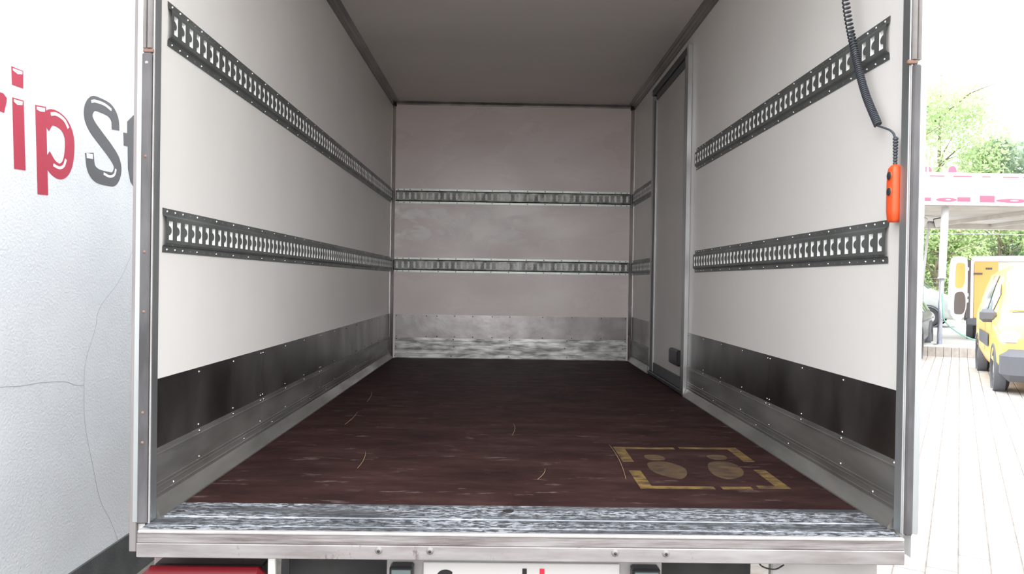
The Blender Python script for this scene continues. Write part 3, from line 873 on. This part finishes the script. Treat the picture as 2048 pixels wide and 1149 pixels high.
# slab with a brick kerb
ka = Vector((10.268 - .914 * 9, 13.872 + .405 * 9)); kd = Vector((.914, -.405)); kn = Vector((.405, .914))
def kq(u, v, z): p = ka + kd * u + kn * v; return (p.x, p.y, z)
slab = MB().prism([(0, .10), (30, .10), (30, 40), (0, 40)], lambda q_: kq(q_[0], q_[1], G - .01), lambda q_: kq(q_[0], q_[1], SLAB)).build('concrete_slab', 'concrete', kind='structure', label='raised concrete slab under the canopy with a block kerb')
kb = None
for i in range(90):
    u = 7.5 + i * .15
    b = MB()
    dz = random.uniform(-.006, .004)
    o8 = [kq(u + .004, .0, G - .01), kq(u + .146, .0, G - .01), kq(u + .146, .096, G - .01), kq(u + .004, .096, G - .01)]
    o9 = [kq(u + .004, .008, SLAB + dz), kq(u + .146, .008, SLAB + dz), kq(u + .146, .096, SLAB + dz), kq(u + .004, .096, SLAB + dz)]
    b.add(o8 + o9, [(3, 2, 1, 0), (4, 5, 6, 7), (0, 1, 5, 4), (1, 2, 6, 5), (2, 3, 7, 6), (3, 0, 4, 7)])
    b.build('kerb_block', 'paver', slab)

# ------------------------------------------------------------------ vehicles
class Car:
    def __init__(s, name, label, cat, centre, z, hd, stations, body, group=None):
        s.t = thing(name, label, cat, (centre[0], centre[1], z), group, rz=math.atan2(hd[1], hd[0]))
        s.st = stations            # (u, zbot, zlow, zbelt, zroof, half width, half roof width)
        s.body = body
        rings = [s.ring(q) for q in stations]
        s.rings = rings
        N = 3; n0 = len(rings[0]); fine = []
        for i in range((len(rings) - 1) * N + 1):
            fine.append([tuple(s.at(i / N, k / N)) for k in range((n0 - 1) * N + 1)])
        rings = fine
        mb = MB(); n = len(rings[0]); vs = [p for r in rings for p in r]; fs = []
        for i in range(len(rings) - 1):
            for k in range(n):
                fs.append((i * n + k, i * n + (k + 1) % n, (i + 1) * n + (k + 1) % n, (i + 1) * n + k))
        mb.add(vs, fs, True)
        mb.f += [tuple(range(n - 1, -1, -1)), tuple((len(rings) - 1) * n + k for k in range(n))]; mb.sm += [False, False]
        s.mb = mb
    def ring(s, q):
        u, zb, zl, zbe, zr, hw, hr = q
        half = [(hw * .90, zb), (hw, zl), (hw, zbe), (hw * .35 + hr * .65, zbe + (zr - zbe) * .62), (hr, zr - (zr - zbe) * .10 - .01), (hr * .80, zr), (hr * .3, zr + .015)]
        full = [(u, -v, z) for v, z in half] + [(u, v, z) for v, z in half[::-1]]
        return full        # starts on the vehicle's right side (local -y)
    def done(s, skip=False):
        return s.mb.build('body', s.body, s.t)
    def at(s, a, k):
        i = min(int(a), len(s.rings) - 2); f = a - i
        def rp(r):
            j = min(int(k), len(r) - 2); g = k - j
            return Vector(r[j]).lerp(Vector(r[j + 1]), g)
        return rp(s.rings[i]).lerp(rp(s.rings[i + 1]), f)
    def patch(s, name, matn, a0, a1, k0, k1, off=.012, na=8, nk=8, label=None):
        pts = []
        for i in range(na + 1):
            for j in range(nk + 1):
                a = a0 + (a1 - a0) * i / na; k = k0 + (k1 - k0) * j / nk
                p = s.at(a, k); da = s.at(a + .01, k) - s.at(a - .01, k); dk = s.at(a, k + .01) - s.at(a, k - .01)
                nn = da.cross(dk); c = p - Vector((p.x * .9, 0, .9))
                if nn.length > 0:
                    nn.normalize()
                    if nn.dot(c) < 0: nn = -nn
                pts.append(p + nn * off)
        fs = [(i * (nk + 1) + j, i * (nk + 1) + j + 1, (i + 1) * (nk + 1) + j + 1, (i + 1) * (nk + 1) + j) for i in range(na) for j in range(nk)]
        return MB().add(pts, fs, True).build(name, matn, s.t, label=label)
    def wheels(s, us, r, track, w, hub='hubcap'):
        for u in us:
            for sg_ in (-1, 1):
                wheel(s.t, (u, sg_ * track, r), r, w, sg_, (0, 1, 0), hub)
                ar = MB()
                ar.lathe([(-.10, r * 1.20), (.045, r * 1.20), (.047, r * 1.06), (-.10, r * 1.04)], (u, sg_ * track + sg_ * w * .30, r), (0, sg_, 0), 32)
                ar.build('wheel_arch', 'bumper_grey', s.t)
    def mirror(s, u, v, z, matn='bumper_grey'):
        for sg_ in (-1, 1):
            mm = MB().box((u - .07, min(sg_ * v, sg_ * (v + .22)), z), (u + .09, max(sg_ * v, sg_ * (v + .22)), z + .20), .05)
            o = mm.build('mirror', matn, s.t)
            MB().box((u - .075, min(sg_ * (v + .03), sg_ * (v + .19)), z + .03), (u - .068, max(sg_ * (v + .03), sg_ * (v + .19)), z + .17)).build('mirror_glass', 'car_glass', o)
            MB().box((u - .03, min(sg_ * (v - .12), sg_ * (v + .02)), z + .0), (u + .05, max(sg_ * (v - .12), sg_ * (v + .02)), z + .06), .01).build('mirror_arm', matn, o)
# small yellow van coming towards the truck
hd_ = Vector((-.50, -.866)); rt = Vector((-.866, .50))
wc = Vector((8.45, 8.71)) - hd_ * 1.50
cy_ = wc - rt * .80
st = [(-2.05, .38, .50, 1.00, 1.78, .86, .62), (-1.95, .32, .48, 1.02, 1.86, .89, .66), (-.9, .26, .45, 1.02, 1.90, .90, .68), (.15, .26, .45, 1.02, 1.90, .90, .68),
      (.60, .26, .45, 1.02, 1.86, .90, .66), (1.35, .26, .45, 1.03, 1.16, .90, .74), (1.90, .26, .45, .92, 1.02, .88, .70), (2.12, .30, .45, .74, .82, .80, .62)]
v = Car('yellow_van', 'small yellow van with dark bumper on the block paving', 'van', cy_, G, hd_, st, 'van_yellow')
v.done()
v.patch('windscreen', 'windscreen_sky_reflect', 4.08, 4.95, 4.3, 8.7)
for k0, k1 in ((2.12, 3.75), (10.88, 9.25)):
    v.patch('side_window', 'car_glass', 3.15, 4.35, k0, k1 - (.5 if k0 < 5 else -.5))
    v.patch('side_window', 'car_glass', 2.05, 2.95, k0, k1)
    v.patch('side_strip', 'bumper_grey', 2.0, 4.3, 1.25 if k0 < 5 else 11.75, 1.62 if k0 < 5 else 11.38, .014)
    v.patch('door_seam', 'lining_dark', 2.98, 3.02, .9 if k0 < 5 else 12.1, 3.9 if k0 < 5 else 9.1, .006)
    v.patch('door_handle', 'bumper_grey', 2.72, 2.9, 1.93 if k0 < 5 else 11.07, 1.99 if k0 < 5 else 11.01, .025)
bm = MB().box((1.80, -.86, .20), (2.24, .86, .66), .10); bmo = bm.build('bumper', 'bumper_grey', v.t)
for z in (.34, .42, .50):
    MB().box((2.238, -.45, z), (2.246, .45, z + .035)).build('grille_slat', 'hubcap', bmo)
for sg_ in (-1, 1):
    MB().box((1.86, sg_ * .74 - .12, .70), (2.14, sg_ * .74 + .12, .92), .06).build('headlamp', 'hubcap', v.t)
v.patch('bonnet_seam', 'lining_dark', 4.97, 5.0, 4.6, 8.4, .006)
v.wheels((1.50, -1.50), .315, .80, .20)
v.mirror(1.22, .84, 1.00)
# white van standing on the slab with its rear doors open
hw_ = Vector((.575, .818)); rw = Vector((.818, -.575))
rl = Vector((12.62, 15.92))
cw_ = rl + rw * .95 + hw_ * 2.6
st = [(-2.55, .45, .62, 1.12, 2.06, .94, .78), (-2.35, .40, .60, 1.12, 2.12, .97, .82), (.6, .36, .58, 1.12, 2.14, .97, .82), (1.3, .36, .58, 1.12, 2.08, .96, .80), (1.95, .36, .58, 1.15, 1.30, .95, .80), (2.6, .40, .55, .85, .95, .85, .65)]
wv_ = Car('white_van', 'white van with open rear doors and orange plywood lining', 'van', cw_, SLAB, hw_, st, 'van_white')
wv_.done()
T = wv_.t
xr = -2.60
# rear portal frame, lining and load floor built in front of the closed end
def vb(a, b_, name, matn, bev=0, parent=None): return MB().box(a, b_, bev).build(name, matn, parent or T)
vb((xr - .02, .80, .50), (xr + .08, .95, 2.02), 'rear_pillar', 'van_white', .03); vb((xr - .02, -.95, .50), (xr + .08, -.80, 2.02), 'rear_pillar', 'van_white', .03)
vb((xr - .045, .865, .50), (xr + .0, .99, 2.02), 'door_jamb', 'lining_dark', .01)
vb((xr - .02, -.86, 1.97), (xr + .10, .86, 2.12), 'roof_header', 'van_white', .04)
vb((xr - .10, -.95, .38), (xr + .02, .95, .56), 'rear_bumper', 'bumper_grey', .03)
vb((xr - .106, .55, .44), (xr - .10, .70, .49), 'reflector', 'reflector_red'); vb((xr - .106, -.70, .44), (xr - .10, -.55, .49), 'reflector', 'reflector_red')
vb((xr - .01, .30, .57), (xr + .045, .79, 1.97), 'plywood_panel', 'plywood_lining'); vb((xr - .01, -.79, .57), (xr + .045, .299, 1.60), 'load_space_back', 'lining_dark')
vb((xr - .011, -.79, 1.61), (xr + .045, .299, 1.96), 'upper_lining', 'canopy_under')
vb((xr - .016, .42, 1.78), (xr - .01, .56, 1.83), 'lining_slot', 'lining_dark')
vb((xr - .05, .62, 1.66), (xr - .01, .80, 1.70), 'door_check', 'lining_dark')
# door hung on the left corner
dr = bpy.data.objects.new('rear_door', None); COL.objects.link(dr); dr.parent = T
dr.location = (xr - .03, .93, 0)
want = (Vector((11.86, 15.44)) - rl).normalized()
ang = math.atan2(want.y, want.x) - math.atan2(hw_.y, hw_.x)
dr.rotation_euler = (0, 0, ang)
def outl(x0_, x1_, z0_, z1_, r):
    return smooth([(x0_, z0_), (x1_, z0_), (x1_, z1_ - r), (x1_ - r * .4, z1_), (x0_ + .0, z1_)], 1)
# local: x along the door from the hinge, +y or -y faces the viewer
MB().prism(smooth([(.06, .52), (.90, .52), (.90, 1.2), (.84, 1.9), (.74, 2.10), (.16, 2.10), (.06, 2.02)], 2), lambda p: (p[0], -.03, p[1]), lambda p: (p[0], .03, p[1])).build('door_shell', 'van_white', dr)
for sy in (-1, 1):
    MB().prism(smooth([(.22, 1.32), (.66, 1.30), (.70, 1.45), (.66, 1.88), (.60, 1.94), (.26, 1.94), (.20, 1.86)], 2), lambda p: (p[0], sy * .030, p[1]), lambda p: (p[0], sy * .036, p[1])).build('door_lining', 'plywood_lining', dr)
    MB().prism(smooth([(.16, .66), (.68, .66), (.72, .75), (.72, 1.12), (.62, 1.22), (.16, 1.22)], 2), lambda p: (p[0], sy * .030, p[1]), lambda p: (p[0], sy * .037, p[1])).build('door_lower_panel', 'lining_dark', dr)
MB().box((-.02, -.05, .55), (.055, .02, 2.0), .015).build('hinge_column', 'lining_dark', dr)
for z in (.95, 1.1, 1.75):
    MB().box((-.03, -.06, z), (.08, .03, z + .09), .01).build('hinge', 'van_white', dr)
wv_.wheels((-1.60, 1.55), .33, .86, .20)
wv_.mirror(1.15, 1.0, 1.15)
# silver van beyond, nose towards the pole
hs = Vector((.80, -.60)); rs = Vector((hs.y, -hs.x))
cs_ = Vector((15.05, 21.58)) - hs * 1.45 - rs * .84
st = [(-2.3, .40, .55, 1.05, 1.85, .90, .70), (-2.1, .34, .52, 1.08, 1.93, .93, .74), (.3, .30, .50, 1.08, 1.95, .93, .74), (.75, .30, .50, 1.10, 1.88, .93, .72), (1.45, .30, .50, 1.10, 1.25, .92, .75), (2.0, .30, .50, .90, 1.02, .88, .68), (2.25, .34, .50, .70, .78, .78, .6)]
sv = Car('silver_van', 'silver van parked behind the white pole', 'van', cs_, SLAB, hs, st, 'van_silver')
sv.done()
for k0, k1 in ((2.15, 3.5), (10.85, 9.5)):
    sv.patch('side_window', 'car_glass', 2.3, 3.5, k0, k1); sv.patch('side_window', 'car_glass', 1.2, 2.1, k0, k1)
sv.patch('windscreen', 'car_glass', 3.08, 3.95, 4.6, 8.4)
sv.wheels((1.45, -1.45), .34, .85, .20); sv.mirror(1.05, .96, 1.08, 'car_black')
# dark car at the kerb, mostly hidden by the cargo box
hc = Vector((-.575, -.818)); rc = Vector((-hc.y, hc.x))
cc_ = Vector((9.80, 13.10)) - hc * 1.30 - rc * .86
st = [(-2.1, .35, .5, .82, 1.0, .80, .62), (-1.7, .25, .42, .90, 1.30, .86, .60), (-.9, .22, .40, .92, 1.46, .88, .60), (.2, .22, .40, .92, 1.46, .88, .60), (.95, .22, .40, .92, 1.02, .88, .68), (1.75, .22, .40, .80, .90, .84, .62), (2.05, .26, .40, .62, .70, .74, .55)]
dc = Car('dark_car', 'black car with alloy wheels at the block kerb', 'car', cc_, G, hc, st, 'car_black')
dc.done()
for k0, k1 in ((2.2, 3.7), (10.8, 9.3)):
    dc.patch('side_window', 'car_glass', 1.2, 2.4, k0, k1); dc.patch('side_window', 'car_glass', 2.5, 3.4, k0, k1)
dc.patch('windscreen', 'car_glass', 3.1, 3.95, 4.6, 8.4)
dc.wheels((1.30, -1.30), .33, .80, .20)

# ------------------------------------------------------------------ canopy, poles, signs, hose
can = thing('canopy', 'white canopy with red lettered fascia over the concrete slab', 'canopy', (14, 14.4, SLAB))
ao = Vector(can.location)
def ap(mb, name, matn, label=None, parent=None):
    o = mb.build(name, matn, parent or can, label=label)
    if parent is None: o.location = -ao
    return o
YF = 14.20
ap(MB().box((6.0, YF, 2.60), (24, YF + .12, 3.245), .01), 'fascia', 'canopy_white')
ap(MB().box((6.0, YF - .03, 3.235), (24, YF + .16, 3.29), .01), 'fascia_cap', 'canopy_white')
ap(MB().box((6.0, YF - .03, 2.545), (24, YF + .16, 2.60), .01), 'fascia_cap', 'edge_paint')
ap(MB().box((6.0, YF + .121, 2.62), (24, 19.7, 2.70)), 'soffit', 'canopy_under')
ap(MB().box((6.0, 19.45, 2.46), (24, 19.65, 2.62)), 'rear_beam', 'canopy_under')
for x in (13.9, 15.6, 17.6, 20.0):
    ap(MB().box((x, YF + .13, 2.52), (x + .08, 19.44, 2.619)), 'roof_beam', 'canopy_under')
for x in (8.2, 19.0, 23.5):
    for y in (15.2, 19.3):
        ap(MB().tube([(x, y, SLAB), (x, y, 2.62)], .06, 10), 'column', 'pole_white')
def fp(name, pts, t=.012):
    a = sum(pts[i][0] * pts[(i + 1) % len(pts)][1] - pts[(i + 1) % len(pts)][0] * pts[i][1] for i in range(len(pts)))
    if a > 0: pts = pts[::-1]
    return ap(MB().prism(pts, lambda p: (p[0], YF, p[1]), lambda p: (p[0], YF - t, p[1])), name, 'sign_red')
def ell(cx, cz, a, b_, n=20): return [(cx + a * math.cos(2 * math.pi * i / n), cz + b_ * math.sin(2 * math.pi * i / n)) for i in range(n)]
# remains of red lettering low on the fascia and a broken red line along its top
sx_ = lambda px: 10.45 + (px - 1838) * .01157
for px0, px1, z0, z1 in ((1838, 1854, 2.64, 2.72), (1907, 1932, 2.64, 2.74), (1951, 1980, 2.63, 2.78), (2060, 2085, 2.64, 2.76)):
    fp('fascia_letter', [(sx_(px0), z0), (sx_(px1), z0), (sx_(px1), z1), (sx_(px0), z1)])
for px, w_ in ((1885, .24), (2016, .38), (2120, .3)):
    fp('fascia_letter', ell(sx_(px), 2.675, w_, .045))
    fp('fascia_letter_gap', ell(sx_(px) + .03, 2.675, w_ * .25, .013), .016).data.materials[0] = MATS['canopy_white']
for px0, px1 in ((1851, 1880), (1898, 1934), (1955, 1971), (1996, 2027), (2036, 2070)):
    fp('fascia_stripe', [(sx_(px0), 3.200), (sx_(px1), 3.200), (sx_(px1), 3.218), (sx_(px0), 3.218)])
# red shapes standing on the canopy roof
sgn = thing('round_sign', 'small round red sign with a white bar above the canopy', 'sign', (sx_(1858) + .1, YF + .4, 3.29))
MB().lathe([(0, .001), (0, .095), (.012, .095), (.012, .001)], (0, 0, .115), (0, -1, 0), 20, False).build('sign_disc', 'sign_red', sgn)
MB().box((-.022, -.018, .035), (.022, -.0125, .195)).build('sign_bar', 'canopy_white', sgn)
MB().box((-.012, 0, -.585), (.012, .02, .03)).build('sign_post', 'pole_white', sgn)
rs_ = thing('rooftop_sign', 'rounded red sign standing above the canopy fascia', 'sign', (sx_(1908) + .12, YF + .4, 3.24))
MB().prism(smooth([(-.09, 0), (.09, 0), (.09, .20), (.05, .27), (-.05, .27), (-.09, .20)], 2), lambda p: (p[0], .0, p[1]), lambda p: (p[0], .04, p[1])).build('sign_panel', 'sign_red', rs_)
MB().prism([(.08, 0), (.25, 0), (.22, .07), (.08, .09)], lambda p: (p[0], .0, p[1]), lambda p: (p[0], .04, p[1])).build('sign_panel', 'sign_red', rs_)
MB().box((-.03, .0, -.54), (.03, .04, .0)).build('sign_foot', 'pole_white', rs_)
# leaning white pole with steel sleeve
po = thing('canopy_pole', 'white leaning pole with a steel sleeve on the slab edge', 'pole', (11.02, 14.40, SLAB))
MB().lathe([(0, .12), (.012, .12), (.02, .05), (.02, .001)], (0, 0, 0), (0, 0, 1), 14).build('base_plate', 'pole_steel', po)
MB().tube([(0, 0, .01), (.05, .03, 1.55)], .052, 14).build('sleeve', 'pole_steel', po)
MB().lathe([(0, .085), (.03, .085), (.03, .05)], (.05, .03, 1.53), (0, 0, 1), 14).build('collar', 'pole_white', po)
MB().tube([(.05, .03, 1.54), (.155, .13, 3.19)], .078, 14).build('shaft', 'pole_white', po)
# lamp post with two floodlights
lp = thing('lamp_post', 'slim lamp post with two square floodlights behind the pole', 'lamp post', (12.42, 17.5, SLAB))
MB().tube([(0, 0, 0), (.02, 0, 1.5), (.17, 0, 3.14)], .03, 10).build('post', 'pole_white', lp)
MB().box((-.08, -.03, 3.07), (.40, .03, 3.13), .01).build('arm', 'wire_grey', lp)
for x, a in ((-.06, .35), (.36, -.35)):
    f = MB().box((-.11, -.04, -.13), (.11, .04, .13), .02).build('floodlight', 'lining_dark', lp)
    f.location = (x, -.10, 3.09); f.rotation_euler = (math.radians(20), a * .6, a * 1.6)
    MB().box((-.095, -.046, -.115), (.095, -.0405, .115)).build('lamp_glass', 'canopy_white', f)
# hose from the pole to the white van
hp_ = catmull([Vector(p) for p in ((11.02, 14.33, .55), (11.00, 14.25, .15), (11.1, 14.33, -.10), (11.6, 14.6, -.38), (12.2, 14.9, -.56), (12.9, 15.2, -.615), (13.5, 15.3, -.618))], 8)
MB().tube(hp_, .018, 8).build('garden_hose', 'hose_green', label='green hose hanging from the pole and trailing over the slab', cat='hose')
# fence beyond
fe = thing('wire_fence', 'low pale wire fence between the slab and the trees', 'fence', (17, 25.9, SLAB))
for i in range(9):
    MB().tube([(-6 + i * 1.8, 0, 0), (-6 + i * 1.8, 0, 1.75)], .02, 8).build('fence_post', 'wire_grey', fe)
for k in range(10):
    MB().tube([(-6, 0, .15 + k * .17), (8.4, 0, .15 + k * .17)], .006, 5).build('fence_wire', 'wire_grey', fe)
MB().tube([(10.0, 20.8, 2.39), (17.0, 20.8, 2.42), (26, 20.8, 2.34)], .012, 6).build('overhead_wire', 'wire_grey', label='thin overhead wire behind the canopy', cat='wire')

# ------------------------------------------------------------------ trees
def tree(x, y, h, rx, rz, leafm, label, n, ls, zc, droop=0):
    t = thing('tree', label, 'tree', (x, y, SLAB), 'trees behind the canopy')
    rng = random.Random(int(x * 100 + y * 7))
    tb = MB().tube([(0, 0, 0), (rng.uniform(-.2, .2), .1, h * .4), (rng.uniform(-.4, .4), 0, h * .92)], [.16, .11, .03], 8)
    for k in range(9):
        a = rng.uniform(0, 6.28); z = h * rng.uniform(.3, .75); r = rx * rng.uniform(.5, .9)
        tb.tube([(0, 0, z), (math.cos(a) * r * .5, math.sin(a) * r * .5, z + r * .4), (math.cos(a) * r, math.sin(a) * r, z + r * .55)], [.05, .03, .01], 5)
    tb.build('trunk', 'bark', t)
    blobs = []
    for k in range(22):
        a = rng.uniform(0, 6.28); u = rng.uniform(-1, 1); q_ = math.sqrt(1 - u * u) * rng.uniform(.45, .85)
        blobs.append((math.cos(a) * q_ * rx, math.sin(a) * q_ * rx * .7, zc + u * rz * .85, rng.uniform(.28, .46) * rx))
    mb = MB(); vs = []; fs = []
    for i in range(n):
        bx, by, bz, br = rng.choice(blobs)
        d = Vector((rng.gauss(0, 1), rng.gauss(0, 1), rng.gauss(0, 1))).normalized()
        p = Vector((bx, by, bz)) + d * br * rng.uniform(.55, 1.05)
        if droop: p.z -= rng.random() ** 2 * droop
        if p.z < .3: continue
        nn = (d + Vector((rng.gauss(0, .6), rng.gauss(0, .6), rng.gauss(.2, .6)))).normalized()
        e = nn.orthogonal().normalized(); e = (e * math.cos(i) + nn.cross(e) * math.sin(i)); g = nn.cross(e)
        s_ = ls * rng.uniform(.6, 1.3); o = len(vs)
        vs += [p - e * s_, p + g * s_ * .45, p + e * s_, p - g * s_ * .45]
        fs.append((o, o + 1, o + 2, o + 3))
    mb.add(vs, fs)
    mb.build('foliage', leafm, t, kind='stuff')
tree(20.6, 30.5, 12.0, 3.2, 5.6, 'leaf_birch', 'tall pale birch with drooping twigs behind the canopy', 28000, .095, 6.4, 1.4)
tree(18.0, 29.0, 10.0, 2.8, 4.6, 'leaf_birch', 'pale green birch half hidden behind the cargo box', 9000, .095, 4.8, 1.0)
tree(23.6, 30.0, 8.3, 2.5, 3.6, 'leaf_green', 'dark green tree between the birch and the yellow van', 10000, .12, 4.6)
tree(26.3, 31.0, 9.0, 3.0, 4.0, 'leaf_green', 'broad dark green tree behind the white van', 9000, .12, 4.8)
tree(21.9, 27.8, 4.6, 2.3, 2.1, 'leaf_lime', 'yellow green shrub in front of the birch', 9000, .09, 2.3)
tree(18.9, 27.6, 4.2, 2.2, 2.0, 'leaf_lime', 'yellow green shrub behind the silver van', 8000, .09, 2.1)
tree(24.8, 27.6, 4.8, 2.3, 2.2, 'leaf_green', 'dark leafy shrub behind the white van', 8000, .11, 2.4)
